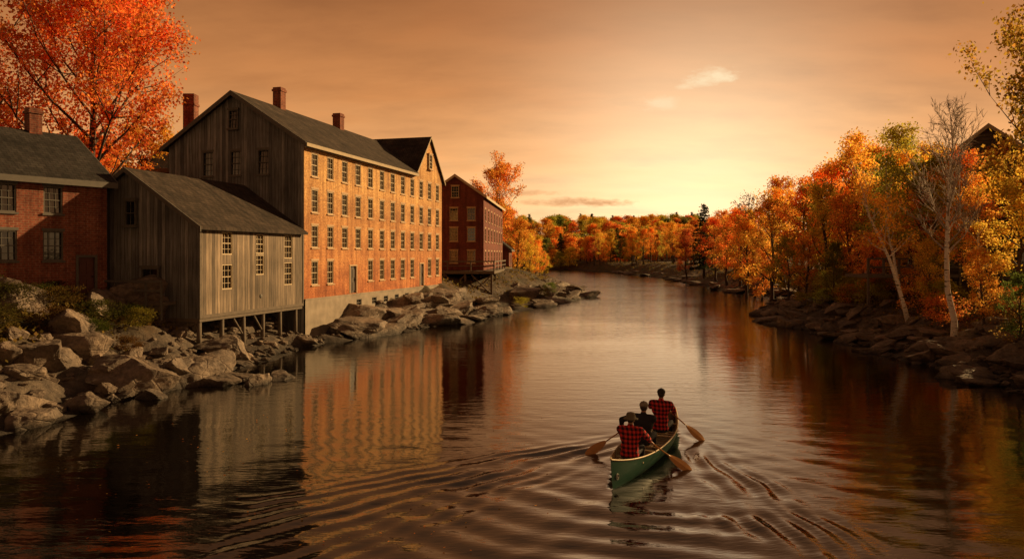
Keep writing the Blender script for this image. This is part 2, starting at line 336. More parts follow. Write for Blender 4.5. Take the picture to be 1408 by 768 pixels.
def gabroof(root,zb,L,W,ze,zr,yr,mat,oh=.35,trim=None,th=.14):
    sf=(zr-ze)/yr; sb=(zr-ze)/(W-yr)
    mb=MB(); mb.slab([(-oh,-oh,ze-sf*oh+.16),(L+oh,-oh,ze-sf*oh+.16),(L+oh,yr,zr+.16),(-oh,yr,zr+.16)],th)
    mb.slab([(-oh,yr,zr+.16),(L+oh,yr,zr+.16),(L+oh,W+oh,ze-sb*oh+.16),(-oh,W+oh,ze-sb*oh+.16)],th)
    r=mb.obj('roof',mat,root,(0,0,-zb))
    if trim:
        for x in (-oh-.045,L+oh+.003):
            barge(r,x,-oh,ze-sf*oh,yr,zr,trim); barge(r,x,W+oh,ze-sb*oh,yr+.002,zr,trim)
        MB().box(-oh,L+oh,-oh-.04,-oh-.003,ze-sf*oh-.1,ze-sf*oh+.15).obj('fascia',trim,r)
    return r
def chimney(r,x,y,w,z0,z1,mat=None):
    m_=mat or M['brick_red']; return MB().box(x-w/2,x+w/2,y-w/2,y+w/2,z0,z1-.25).box(x-w/2-.05,x+w/2+.05,y-w/2-.05,y+w/2+.05,z1-.25,z1-.12).box(x-w/2,x+w/2,y-w/2,y+w/2,z1-.12,z1).obj('chimney',m_,r)
# --- mill
A15=R(75)
mill=thing('mill_building','long four storey brick mill with grey board gable end and far cross gable','mill',(-11.44,40,0),A15)
L_,W_,ze,zr,yr=21.5,8.8,11.0,13.85,4.4
cols=[1.15+1.76*k for k in range(12)]; ops=[]
for k,t in enumerate(cols):
    for (a,b_) in ((9.2,10.5),(7.18,8.48),(5.2,6.45)): ops.append(wop(t,.74,a,b_))
    if k==3: ops.append(wop(5.75,.95,2.4,4.15,'d'))
    elif k==9: ops.append(wop(t+.1,.85,2.4,4.15,'d'))
    elif k!=2: ops.append(wop(t,.74,3.1,4.45))
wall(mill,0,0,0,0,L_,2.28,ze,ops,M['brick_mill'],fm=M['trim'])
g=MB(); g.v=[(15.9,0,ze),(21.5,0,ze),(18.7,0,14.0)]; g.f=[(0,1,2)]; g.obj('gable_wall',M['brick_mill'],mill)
window(mill,0,0,-.16,0,18.7,11.6,.7,1.15,'w',M['trim'])
fo=[wop(t,.7,1.55,2.0,'s') for t in (6.4,8.6,10.4,12.2,14.0,15.8)]
wall(mill,0,0,-.08,0,L_,-1.5,2.28,fo,M['concrete'],fm=M['trim_dark'],name='foundation')
MB().box(0,L_,-.1,.02,2.283,2.36).obj('water_table',M['concrete'],mill)
wall(mill,0,-.02,W_,-math.pi/2,W_,-1,ze,[wop(W_-s,.72,9.27,10.66) for s in (2.55,4.34,6.16)],M['wood'],(W_-yr,zr),fm=M['trim_dark'])
window(mill,0,-.18,yr,-math.pi/2,0,11.9,.62,1.05,'w',M['trim_dark'])
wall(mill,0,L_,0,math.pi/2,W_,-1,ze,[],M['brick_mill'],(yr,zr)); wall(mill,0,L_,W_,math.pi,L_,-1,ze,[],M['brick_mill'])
oh=.35; sf=(zr-ze)/yr; e=.16; mb=MB(); lo=ze-sf*oh+e
mb.slab([(-oh,-oh,lo),(15.75,-oh,lo),(18.7,yr,zr+e),(-oh,yr,zr+e)],.14)
mb.slab([(18.7,yr,zr+e),(21.3,.1,ze+e),(L_+.25,.1,ze+e),(L_+.25,yr,zr+e)],.14)
mb.slab([(-oh,yr,zr+e),(L_+.25,yr,zr+e),(L_+.25,W_+oh,lo),(-oh,W_+oh,lo)],.14)
rf=mb.obj('roof',M['roof'],mill)
mb=MB(); hs=3.0/2.8; fo_=-.16
mb.slab([(15.65,fo_,ze-.25*hs+.17),(18.7,fo_,14.2),(18.7,5.2,14.2),(15.65,5.2,ze-.25*hs+.17)],.14)
mb.slab([(18.7,fo_,14.2),(21.9,fo_,ze-.4*hs+.17),(21.9,5.2,ze-.4*hs+.17),(18.7,5.2,14.2)],.14)
xr=mb.obj('cross_roof',M['roof'],mill)
for (x0,za,x1) in ((15.62,ze-.28*hs+.02,18.698),(21.93,ze-.43*hs+.02,18.702)):
    MB().prism([(x0,fo_-.045,za),(x1,fo_-.045,14.06),(x1,fo_-.045,14.21),(x0,fo_-.045,za+.17)],(0,.04,0)).obj('bargeboard',M['trim_eave'],xr)
MB().box(-oh,15.6,-oh-.05,-oh-.003,lo-.22,lo-.03).obj('fascia',M['trim_eave'],rf)
MB().box(0,15.6,-.12,-.003,ze-.3,ze-.12).obj('cornice',M['trim_eave'],rf)
for (y0,y1) in ((-oh,yr),(W_+oh,yr+.002)): barge(rf,-oh-.045,y0,lo-e,y1,zr,M['trim_dark'])
chimney(rf,4.45,4.4,.56,13,15.2); chimney(rf,12.0,4.4,.6,13,15.0)
# --- barn on stilts
barn=thing('stilt_barn','weathered grey board barn standing on timber posts over the rocks','barn',(-13.65,31.8,0),A15)
bl,bw_=8.46,5.8
wall(barn,0,0,0,0,bl,2.0,6.07,[wop(1.91,.78,4.8,5.85),wop(1.91,.78,3.2,4.36),wop(4.46,.72,4.85,5.8),wop(4.46,.72,3.8,4.8),wop(6.99,.8,4.6,5.85),wop(6.99,.8,3.2,4.4)],M['wood_warm'],fm=M['trim'],sill=False)
z0_=2.0; s_l=(8.57-6.07)/3.72; zl=8.57-s_l*(bw_-3.72)
wl=MB(); wl.v=[(0,0,z0_),(bw_,0,z0_),(bw_,0,6.07),(bw_-3.72,0,8.57),(0,0,zl)]; wl.f=[(0,1,2,3,4)]
wl.obj('wall',M['wood'],barn,(0,bw_,0),(0,0,-math.pi/2))
wl=MB(); wl.v=[(0,0,z0_),(bw_,0,z0_),(bw_,0,zl),(3.72,0,8.57),(0,0,6.07)]; wl.f=[(0,1,2,3,4)]
wl.obj('wall',M['wood'],barn,(bl,0,0),(0,0,math.pi/2))
MB().box(0,bl,-.02,0,z0_,zl).obj('wall',M['wood'],barn,(bl,bw_,0),(0,0,math.pi))
window(barn,0,-.18,3.55,-math.pi/2,0,6.1,.6,1.12,'w',M['trim_dark'],True,2,2)
window(barn,0,-.18,2.5,-math.pi/2,0,3.2,.9,1.0,'w',M['trim_dark'],True,2,2)
MB().box(.02,bl-.02,.02,bw_-.02,1.85,1.995).obj('floor',M['timber'],barn)
mb=MB(); ol=.3
mb.slab([(-ol,-ol,6.07-s_l*ol+.14),(bl-.02,-ol,6.07-s_l*ol+.14),(bl-.02,3.72,8.71),(-ol,3.72,8.71)],.12)
mb.slab([(-ol,3.72,8.71),(bl-.02,3.72,8.71),(bl-.02,bw_+ol,zl-s_l*ol+.14),(-ol,bw_+ol,zl-s_l*ol+.14)],.12)
r=mb.obj('roof',M['roof'],barn)
barge(r,-ol-.04,-ol,6.07-s_l*ol,3.72,8.57,M['trim_dark'],.15,.08); barge(r,-ol-.04,bw_+ol,zl-s_l*ol,3.722,8.57,M['trim_dark'],.15,.08)
MB().box(-.03,.1,-.03,-.003,2.0,6.0).obj('corner_board',M['timber'],barn); MB().box(bl-.12,bl,-.03,-.003,2.0,6.0).obj('corner_board',M['timber'],barn)
MB().box(.1,bl-.12,-.03,-.003,2.0,2.15).obj('sill_board',M['timber'],barn)
MB().ell((4.5,-.02,2.75),(.1,.03,.1),10).obj('vent',M['trim_dark'],barn)
c,s=math.cos(A15),math.sin(A15)
for (a,y) in [(.15,.15),(1.7,.15),(3.3,.15),(4.9,.15),(6.4,.15),(7.9,.15),(.15,2.6),(3.3,2.6),(6.4,2.6)]:
    wxp=-13.65+c*a-s*y; wyp=31.8+s*a+c*y; g_=hz(wxp,wyp)-.35
    if g_<1.7: MB().tube([(a+random.uniform(-.05,.05),y,g_),(a,y,1.86)],[.11,.1],9).obj('post',M['timber'],barn,smooth=True)
for a in (3.3,4.9): MB().tube([(a-.75,.15,1.8),(a-.02,.15,.95)],[.05,.05],6).obj('brace',M['timber'],barn)
wk=thing('wooden_walkway','low wooden walkway with railing between the brick house and the grey barn','walkway',(-15.0,31.25,2.75),R(165))
MB().box(0,4.2,-.8,0,-.14,0).obj('deck',M['timber'],wk)
for i in range(6): MB().box(.02+i*.8,.09+i*.8,-.0,.08,-.75,.95).obj('post',M['trim_dark'],wk)
for zz in (.85,.45): MB().box(0,4.1,.082,.12,zz,zz+.09).obj('rail',M['trim_dark'],wk)
# --- left brick house
dx,dy=.555,.832; LB=10.0
bh=thing('brick_house','low red brick house with dark shingle roof at the left edge','house',(-17.82-LB*dx,32-LB*dy,2.4),math.atan2(dy,dx))
ops=[]
for s_ in (2.19,3.92,5.65,7.4): ops+=[wop(LB-s_,.74,6.5,7.62),wop(LB-s_,.78,4.56,5.77)]
ops.append(wop(LB-.86,.8,3.05,4.75,'d'))
wall(bh,2.4,0,0,0,LB,2.4,8.0,ops,M['brick_red'],fm=M['trim_dark'],dm=M['door_red'])
wall(bh,2.4,0,6.8,-math.pi/2,6.8,2.4,8.0,[],M['brick_red'],(3.4,10.2)); wall(bh,2.4,LB,0,math.pi/2,6.8,2.4,8.0,[],M['brick_red'],(3.4,10.2)); wall(bh,2.4,LB,6.8,math.pi,LB,2.4,8.0,[],M['brick_red'])
r=gabroof(bh,2.4,LB,6.8,8.0,10.2,3.4,M['roof_dark'],.3,M['trim_dark']); chimney(r,LB-1.5,3.4,.52,9.6,11.35)
# --- dark red house
rh=thing('red_house','dark red brick mill house on a timber trestle beyond the long mill','house',(-2.73,70,3.3),math.atan2(.997,.074))
ops=[]
for t in (1.6,4.6,7.6,10.6,13.6,16.6,19.4): ops+=[wop(t,.9,8.1,9.3),wop(t,.9,6.1,7.4),wop(t,.9,4.0,5.15)]
wall(rh,3.3,0,0,0,20.9,3.3,10.5,ops,M['brick_dark'],fm=M['trim'])
wall(rh,3.3,0,5.5,-math.pi/2,5.5,3.3,10.5,[wop(5.5-s_,.8,a,b_) for s_ in (1.2,2.9,4.5) for a,b_ in ((8.1,9.3),(6.1,7.4),(4.0,5.2))],M['brick_dark'],(2.75,12.4),fm=M['trim'])
window(rh,3.3,-.18,2.75,-math.pi/2,0,10.3,.75,1.1,'w',M['trim'])
wall(rh,3.3,20.9,0,math.pi/2,5.5,3.3,10.5,[],M['brick_dark'],(2.75,12.4)); wall(rh,3.3,20.9,5.5,math.pi,20.9,3.3,10.5,[],M['brick_dark'])
gabroof(rh,3.3,20.9,5.5,10.5,12.4,2.75,M['roof'],.3,M['trim'])
tr=thing('timber_trestle','braced timber trestle under the dark red house above the rocks','trestle',(-2.73,70,1.0),math.atan2(.997,.074))
MB().box(-1.6,20.9,-1.2,5.5,2.0,2.28).obj('deck',M['timber'],tr)
for x in (-1.4,2,5,8):
    for y in (-1.0,1.5,3.5,5.3):
        if x<0 or y<0: MB().box(x,x+.2,y,y+.2,-1.3,2.0).obj('post',M['timber'],tr)
for y in (-.9,1.6,3.6): MB().tube([(-1.35,y,.0),(-1.35,y+1.9,1.9)],[.08,.08],5).obj('brace',M['timber'],tr); MB().tube([(-1.2,y,1.9),(-1.2,y+1.9,.0)],[.08,.08],5).obj('brace',M['timber'],tr)
for y in (-1.2,1.0,3.2,5.4): MB().box(-1.6,-1.5,y,y+.1,2.28,3.25).obj('post',M['timber'],tr)
for x in (1.5,4.5,7.5,10.5): MB().box(x,x+.1,-1.2,-1.1,2.28,3.25).obj('post',M['timber'],tr)
for a_,b_ in ((3.1,3.22),(2.7,2.78)): MB().box(-1.66,-1.6,-1.2,5.4,a_,b_).obj('rail',M['timber'],tr); MB().box(-1.5,10.6,-1.26,-1.2,a_,b_).obj('rail',M['timber'],tr)
def simple(name,label,cat,loc,rot,L,W,z0,ze,zr,wm,rm,ops=(),gops=(),trim=None,fm=None):
    t=thing(name,label,cat,(loc[0],loc[1],z0),rot); fm=fm or M['trim_dark']
    wall(t,z0,0,0,0,L,z0,ze,list(ops),wm,fm=fm); wall(t,z0,0,W,-math.pi/2,W,z0,ze,list(gops),wm,(W/2,zr),fm=fm)
    wall(t,z0,L,0,math.pi/2,W,z0,ze,[],wm,(W/2,zr)); wall(t,z0,L,W,math.pi,L,z0,ze,[],wm)
    return t,gabroof(t,z0,L,W,ze,zr,W/2,rm,.35,trim or M['trim_dark'])
simple('shed','small red shed beyond the dark red house','shed',(-.4,97),R(86),6,4,2.2,5.6,7.2,M['brick_dark'],M['roof_dark'],[wop(2,.8,3.6,4.8),wop(4,.8,3.6,4.8)])
simple('rear_house','dark gabled house behind the mill beside the tall brick chimney','house',(-25,50.5),R(10),6.5,6,3,10.8,12.6,M['brick_dark'],M['roof_dark'],[wop(4.5,.8,9,10.2)])
ts=thing('chimney_stack','tall plain brick chimney stack rising behind the mill roof','chimney',(px(253,47),48,3))
MB().box(-.36,.36,-.36,.36,0,11.6).box(-.41,.41,-.41,.41,11.6,11.75).box(-.36,.36,-.36,.36,11.75,12.35).obj('shaft',M['brick_red'],ts)
simple('dark_house','dark wooden house half hidden by trees at the right edge','house',(32.3,42.5),R(60),12,7.5,2.4,9.5,12.6,M['wood_dark'],M['roof_dark'],[],[wop(a,.9,z,z+1.3) for a in (1.6,3.7,5.8) for z in (4,6.8)],M['trim_eave'])
simple('red_barn','dull red brick building behind the birches on the right bank','building',(33,64),R(12),12,8,2.5,9.5,12.0,M['brick_dark'],M['roof_dark'],[wop(a,.9,z,z+1.3) for a in (2,5,8) for z in (4,6.8)])
dk=thing('wooden_deck','raised wooden deck with railing among the right bank trees','deck',(21.5,44,2.2),R(5))
MB().box(0,6,0,2.5,1.2,1.4).obj('deck',M['timber'],dk)
for i in range(7): MB().box(i*.98,i*.98+.12,-.05,.07,-.4 if i%2==0 else 1.4,2.4).obj('post',M['timber'],dk)
for zz in (2.3,1.8): MB().box(0,6,-.1,-.053,zz,zz+.1).obj('rail',M['timber'],dk)
# ---------------------------------------------------------------- rocks
rocks=[]
for k in range(12):
    bm=bmesh.new(); bmesh.ops.create_icosphere(bm,subdivisions=5,radius=1); rg=np.random.default_rng(150+k)
    V=np.array([v.co[:] for v in bm.verts]); 
    for i in range(15):
        n_=rg.normal(size=3)*np.array([1,1,.8]); n_/=np.linalg.norm(n_); dd=rg.uniform(.45,.82); pr=V@n_; V=V-np.outer(np.clip(pr-dd,0,None),n_)*.95
    top=rg.normal(size=3)*.28+np.array([0,0,1]); top/=np.linalg.norm(top); pr=V@top; V=V-np.outer(np.clip(pr-.58,0,None),top)*.9
    V[:,0]*=1.2; V[:,2]*=.9; sh=rg.uniform(-.25,.25); V[:,0]+=V[:,2]*sh
    for v,c_ in zip(bm.verts,V):
        p=Vector(c_); n3=noise.fractal(p*1.8+Vector((k*7,0,0)),.8,2,5)
        v.co=p+p.normalized()*(.08*n3)
    me=bpy.data.meshes.new('boulder'); bm.to_mesh(me); bm.free(); me.materials.append(M['rock'])
    me.polygons.foreach_set('use_smooth',[True]*len(me.polygons))
    try: me.set_sharp_from_angle(angle=R(25))
    except Exception: pass
    rocks.append(me)
def rock(x,y,sx,sy,sz,label,group,sink=.35,rz=None,tilt=.3,name='boulder'):
    z=hz(x,y); o=link(name,random.choice(rocks),None,(x,y,max(z,-.25)+sz*(1-2*sink)*.4),(random.uniform(-tilt,tilt),random.uniform(-tilt,tilt),random.uniform(0,6.28) if rz is None else rz),(sx,sy,sz))
    tag(o,label,'rock',group)
LBL1='grey brown boulder tumbled on the left shore below the barn and brick house'
for (p,q,w) in [(190,517,100),(270,504,95),(335,500,55),(240,480,80),(165,490,70),(115,508,70),(65,522,70),(15,552,70),(115,542,55),(45,562,60),(5,505,85),(180,458,85),(300,480,60),(215,457,80),(60,494,80),(385,475,50),(350,480,50),(100,480,70),(140,465,70),(30,475,75),(90,450,60),(250,450,60),(310,460,55),(150,525,45),(210,495,50),(130,447,55)]:
    Y=4.8e3/(q-350+22)
    if q<500: Y=(4.8-1.1)*1e3/(q-350+6)
    w2=w/2000*Y; rock(px(p,Y),Y,w2*1.25,w2*1.05,w2*.95,LBL1,'boulders on the near left shore',.3)
def shorepts(poly,n,y0,y1,d0,d1,seed):
    rg=random.Random(seed); out=[]
    seg=[(a,b) for a,b in zip(poly[:-1],poly[1:])]
    while len(out)<n:
        a,b=rg.choice(seg); t=rg.random(); x=a[0]+(b[0]-a[0])*t; y=a[1]+(b[1]-a[1])*t
        l=math.hypot(b[0]-a[0],b[1]-a[1]); nx,ny=-(b[1]-a[1])/l,(b[0]-a[0])/l; d=rg.uniform(d0,d1)
        if rg.random()>l/12: continue
        if y0<y<y1: out.append((x+nx*d,y+ny*d))
    return out
def free(x,y):
    c,s=math.cos(-A15),math.sin(-A15); qx,qy=x+11.44,y-40; lx,ly=c*qx-s*qy,s*qx+c*qy
    return not(-.2<lx<21.7 and -.5<ly<9) and not(-6.5<x<0.3 and 62<y<92)
for (x,y) in shorepts(LS,110,17,44,.2,4.4,3):
    if not free(x,y): continue
    s_=random.uniform(.2,.48)*(1 if random.random()<.8 else 1.5); rock(x,y,s_*random.uniform(1.0,1.4),s_,s_*random.uniform(.65,.95),LBL1,'boulders on the near left shore')
for (x,y) in shorepts(LS,110,42,88,-.1,4.8,4):
    if not free(x,y): continue
    s_=random.uniform(.5,1.5); rock(x,y,s_*1.7,s_,s_*random.uniform(.45,.72),'smooth ledge rock on the point below the mill and dark red house','ledge rocks on the left point',.32,R(60)+random.uniform(-.4,.4),.25,'ledge_rock')
for (x,y) in shorepts(RS,210,20,80,-.4,4.5,5):
    s_=random.uniform(.28,.85); rock(x,y,s_*1.6,s_,s_*random.uniform(.5,.75),'broken grey rock on the shelving right shore','rocks on the right shore',.3,random.uniform(-.7,.7),.25,'shore_rock')
for (x,y) in shorepts(RS,40,78,190,-.2,3,6):
    s_=random.uniform(.6,1.6); rock(x,y,s_*1.7,s_,s_*random.uniform(.35,.6),'dark rock at the foot of the far right woods','far rocks on the right shore',.3,None,.2,'shore_rock')
mb=MB(); V=[];Fc=[]
bm=bmesh.new(); bmesh.ops.create_icosphere(bm,subdivisions=1,radius=1); iv=np.array([v.co[:] for v in bm.verts]); ifc=[[v.index for v in f.verts] for f in bm.faces]; bm.free()
pts=shorepts(LS,900,16,60,.0,3.8,8)+shorepts(RS,800,20,75,-.3,3.8,9); hh=height([p[0] for p in pts],[p[1] for p in pts])
for (x,y),z in zip(pts,hh):
    s_=random.uniform(.06,.2); i=len(V); q=iv*rng.uniform(.7,1.3,iv.shape)*s_*np.array([1.3,1,.65]); V+=[(a+x,b_+y,c_+max(z,-.05)+.02) for a,b_,c_ in q]; Fc+=[tuple(i+j for j in f) for f in ifc]
mb.v=V; mb.f=Fc; tag(mb.obj('shore_stones',M['rock']),'small loose stones and rubble between the boulders on both shores','stones',kind='stuff')
# ---------------------------------------------------------------- trees
def leafmesh(C,size,name,mat=M['leaf'],asp=.7,flat=0):
    n=len(C); N=rng.normal(size=(n,3)); N[:,2]+=flat; N/=np.linalg.norm(N,axis=1)[:,None]; T=rng.normal(size=(n,3)); T-=N*(T*N).sum(1)[:,None]; T/=np.linalg.norm(T,axis=1)[:,None]; B=np.cross(N,T)
    s_=(size*rng.uniform(.6,1.3,n))[:,None]*.5
    V=np.stack([C-T*s_,C-B*s_*asp,C+T*s_,C+B*s_*asp],1).reshape(-1,3)
    me=bpy.data.meshes.new(name); me.vertices.add(4*n); me.vertices.foreach_set('co',V.ravel()); me.loops.add(4*n); me.loops.foreach_set('vertex_index',np.arange(4*n)); me.polygons.add(n); me.polygons.foreach_set('loop_start',np.arange(n)*4)
    me.update(calc_edges=True)
    for an in ('rnd','rnd2'):
        a=me.attributes.new(an,'FLOAT','FACE'); a.data.foreach_set('value',rng.random(n))
    me.materials.append(mat); return me
def gentree(seed,Ht,cr,cb,nl,ls,limbs=14,lean=0,r0=.018,sub=5,bare=False,trm=None,clump=.38,up=.55,top=.88,sub2=0,split=False):
    rg=random.Random(seed); t=MB(); t2=MB() if split else t; pts=[];x=y=0.
    for k in range(9):
        u=k/8; pts.append(Vector((x+lean*Ht*u**1.3,y,Ht*top*u))); x+=rg.uniform(-.02,.02)*Ht; y+=rg.uniform(-.02,.02)*Ht
    rb=Ht*r0; t.tube(pts,[rb*(1.25 if k==0 else 1-.85*k/8) for k in range(9)],8)
    def at(u):
        f=u*8; i=min(int(f),7); return pts[i].lerp(pts[i+1],f-i)
    cents=[]
    for i in range(limbs):
        u=cb/Ht/top+(1-cb/Ht/top)*((i+rg.random()*.7)/limbs); u=min(u,.99); p=at(u); az=i*2.4+rg.uniform(-.4,.4); el=rg.uniform(.25,.6)+up*u
        pro=math.sin(math.pi*min(1,max(.12,(u-cb/Ht)/(1-cb/Ht)*.78+.2)))**.6; ln=cr*pro*rg.uniform(.75,1.15)
        d=Vector((math.cos(az)*math.cos(el),math.sin(az)*math.cos(el),math.sin(el))); lp=[p]
        for k in range(5): d=(d+Vector((rg.uniform(-.2,.2),rg.uniform(-.2,.2),.07))).normalized(); lp.append(lp[-1]+d*ln/5)
        rr=rb*(1-.8*u)*.5; t2.tube(lp,[rr*(1-.85*k/5) for k in range(6)],5,False)
        for j in range(sub):
            f=rg.uniform(.3,1)*5; ii=min(int(f),4); q=lp[ii].lerp(lp[ii+1],f-ii); d2=(d+Vector((rg.gauss(0,.7),rg.gauss(0,.7),rg.gauss(.1,.45)))).normalized(); l2=ln*rg.uniform(.25,.5); sp=[q]
            for k in range(3): d2=(d2+Vector((rg.uniform(-.2,.2),rg.uniform(-.2,.2),.05))).normalized(); sp.append(sp[-1]+d2*l2/3)
            t2.tube(sp,[rr*.35,rr*.28,rr*.2,rr*.06],4,False)
            cents+=[(sp[3],1.0),(sp[2],.8)]
            for w in range(sub2):
                q2=sp[rg.randint(1,3)]; d3=(d2+Vector((rg.gauss(0,.8),rg.gauss(0,.8),rg.gauss(.1,.5)))).normalized()*ln*rg.uniform(.1,.25); t2.tube([q2,q2+d3],[rr*.12,.006],3,False); cents.append((q2+d3,.8))
            if bare:
                for w in range(9):
                    q2=sp[rg.randint(0,3)]; d3=(d2+Vector((rg.gauss(0,.6),rg.gauss(0,.6),rg.gauss(.15,.4)))).normalized()*ln*rg.uniform(.12,.3); t2.tube([q2,q2+d3*.5+Vector((0,0,.03)),q2+d3],[rr*.1+.005,.008,.004],3,False)
    cents.append((pts[-1]+Vector((0,0,Ht*.05)),1.2))
    crown=None
    if nl:
        w=np.array([c_[1]*rg.uniform(.3,1.6) for c_ in cents]); w/=w.sum(); idx=rng.choice(len(cents),nl,p=w); P=np.array([c_[0][:] for c_ in cents])
        C=P[idx]+rng.normal(size=(nl,3))*clump*np.array([1,1,.7]); crown=leafmesh(C,ls,'crown')
    if split: crown=t2.mesh('crown',M['twig'],True)
    return t.mesh('trunk',trm or M['bark'],True),crown,Ht
def genpine(seed,Ht,cr,nl,ls):
    rg=random.Random(seed); t=MB().tube([(0,0,0),(0,0,Ht*.5),(0,0,Ht)],[Ht*.016,Ht*.01,.02],8); C=[]
    tiers=26
    for i in range(tiers):
        u=.15+.84*i/tiers; z=Ht*u; ln=cr*(1-u)**.8*rg.uniform(.75,1.1)+.15
        for j in range(7):
            az=rg.uniform(0,6.28); e_=Vector((math.cos(az)*ln,math.sin(az)*ln,-.18*ln+rg.uniform(-.1,.25))); t.tube([(0,0,z),Vector((0,0,z))+e_],[.03,.01],3,False)
            k=max(3,int(nl/tiers/7*(.4+1.6*(1-u)))); f=np.array([rg.uniform(.2,1.05) for _ in range(k)])
            C.append(np.array([0,0,z])+f[:,None]*np.array(e_)+rng.normal(size=(k,3))*np.array([.16,.16,.09]))
    return t.mesh('trunk',M['bark'],True),leafmesh(np.concatenate(C),ls,'crown',asp=.45),Ht
PR={'maple':[gentree(11,12,4.6,3.2,11000,.2,18,sub=6,clump=.32),gentree(12,12,4.2,2.6,11000,.2,16,sub=6,clump=.32)],
    'bigmaple':[gentree(15,12,4.5,2.6,38000,.13,26,sub=7,sub2=3,clump=.24,r0=.02)],
    'broad':[gentree(s,12,3.2,1.8,7000,.2,18,clump=.30) for s in (21,22,23)],
    'thin':[gentree(s,12,2.3,3.8,3600,.15,14,lean=le,r0=.0115,trm=M['birch'],clump=.26) for s,le in ((31,-.26),(32,-.10),(33,-.05))],
    'slim':[gentree(s,12,2.5,2.2,4800,.17,16,r0=.012,clump=.3) for s in (36,37)],
    'bare':[gentree(41,12,2.4,4.2,0,.2,26,lean=-.02,r0=.0125,sub=7,bare=True,trm=M['birch'],split=True,up=.75)],
    'barebrown':[gentree(43,12,2.4,3.0,900,.18,20,r0=.012,sub=6,bare=True,trm=M['bark'])],
    'pine':[genpine(51,12,2.7,5000,.3),genpine(52,12,2.4,5000,.3)],
    'shrub':[gentree(s,3,1.5,.3,2400,.12,12,r0=.012,clump=.26,sub=4,up=.2) for s in (61,62,63)]}
OR=(.80,.32,.035);OR2=(.74,.225,.03);YE=(.80,.46,.05);RD=(.58,.13,.03);YG=(.46,.37,.05);GR=(.20,.20,.04);DG=(.035,.05,.018);BR=(.34,.18,.05)
CN={OR:'orange',OR2:'deep orange',YE:'golden yellow',RD:'red',YG:'yellow green',GR:'olive green',DG:'dark green',BR:'russet brown'}
def jit(c): return tuple(max(.005,min(.9,x*random.uniform(.85,1.15))) for x in c)+(1,)
def tree(kind,x,y,h,c,label=None,group=None,ws=1.0,v=None,name=None,cat='tree',rz=None,z=None):
    P=PR[kind]; tm,cm,h0=P[v] if v is not None else random.choice(P)
    z=hz(x,y)-.1 if z is None else z; s_=h/h0
    nm=name or {'pine':'pine_tree','thin':'birch_tree','bare':'birch_tree','maple':'maple_tree','bigmaple':'maple_tree','shrub':'shrub'}.get(kind,'tree')
    root=thing(nm,label,cat,(x,y,z),random.uniform(0,6.28) if rz is None else rz,group); root.scale=(s_*ws,s_*ws,s_)
    link('trunk' if kind!='shrub' else 'stems',tm,root)
    if cm: o=link('crown' if kind!='shrub' else 'foliage',cm,root); o.color=jit(c)
    return root
tree('bigmaple',px(92,43),43,19,(.72,.20,.035),'tall red orange maple towering behind the low brick house','',.9,0,rz=1)
tree('bigmaple',px(-70,42),42,15,(.62,.16,.03),'red orange maple cut by the left edge behind the brick house','',1.0,0,rz=3)
tree('maple',px(200,52),52,10.8,OR,'low bright orange maple between the big maple and the mill','',1.0,1)
tree('broad',px(150,48),48,9.5,OR2,'deep orange tree in front of the dark rear house, left of the barn roof','',1.1)
tree('maple',px(682,108),108,15.5,OR,'tall thin crowned orange tree rising behind the dark red house','',.85,0)
for i,(p,Y,h_,c_) in enumerate([(712,104,9.5,OR),(728,112,8.5,YE),(700,118,11,OR2),(738,128,8,OR),(690,125,12,YE),(722,135,9,OR2),(742,150,7.5,OR),(748,172,7,YE)]):
    tree('broad',px(p,Y),Y,h_,c_,'bright autumn tree on the left point beyond the dark red house','autumn trees on the left point')
for i,(x,y,h_,c_) in enumerate([(-16.2,28.5,1.5,GR),(-17.6,28.2,1.4,BR),(-15.2,29.6,1.2,YG),(-18.3,26.6,1.6,GR),(-19.5,25.5,1.5,BR),(-16.6,26.5,1.2,BR),(-17.5,24.8,1.3,GR),(-19,23.6,1.5,GR),(-14.9,28.2,1.0,BR),(-16.0,30.2,1.1,GR),(-17.0,30.4,1.0,YG),(-20,27,1.5,GR),(-18.5,29.5,1.1,BR),(-15.8,27.2,1.1,GR),(-18.2,28.4,1.2,GR)]):
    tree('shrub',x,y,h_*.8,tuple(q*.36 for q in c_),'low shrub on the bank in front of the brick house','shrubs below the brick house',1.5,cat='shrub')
for i,(t_,d_,h_) in enumerate([(24.5,-2.6,1.0),(29,-5,1.5),(34,-6,1.6),(37,-6,1.5)]):
    x=-11.44+.26*t_-.966*d_; y=40+.966*t_+.26*d_; tree('shrub',x,y,h_*.8,random.choice([GR,YG,BR]),'low shrub on the rocks between the mill and the point','shrubs on the rocky point',1.3,cat='shrub')
tree('bare',px(1312,34),34,12.4,GR,'tall leafless white birch with fine twigs on the right bank','',1.0,0,rz=0)
tree('thin',px(1250,39),39,10.6,YE,'white birch leaning left over the rocks with sparse golden leaves','',1.0,0,rz=0)
tree('thin',px(1242,43),43,9.8,YG,'upright slim birch just behind the leaning birch','',1.0,1,rz=0)
tree('thin',px(1348,38),38,7.5,YE,'slim birch with golden leaves right of the leafless birch','',.9,2,rz=2)
tree('thin',px(1300,40),40,8.5,YG,'slim birch with green leaves just behind the leafless birch','',.85,2,rz=5)
tree('thin',px(1185,50),50,10.5,YG,'slim birch with green yellow leaves left of the leaning birch','',.9,1,rz=3)
tree('maple',px(1465,33),33,12.8,(.54,.26,.04),'big dark orange maple filling the right edge','',.85,0)
tree('maple',px(1400,35),35,6.6,YE,'low golden yellow tree in front of the dark wooden house','',1.0,1)
tree('pine',px(1420,52),52,15,DG,'tall dark pine behind the dark wooden house at the right edge','',1.0,0)
tree('pine',px(968,120),120,12.5,DG,'dark green pine standing out of the orange woods at the river bend','',1.1,0)
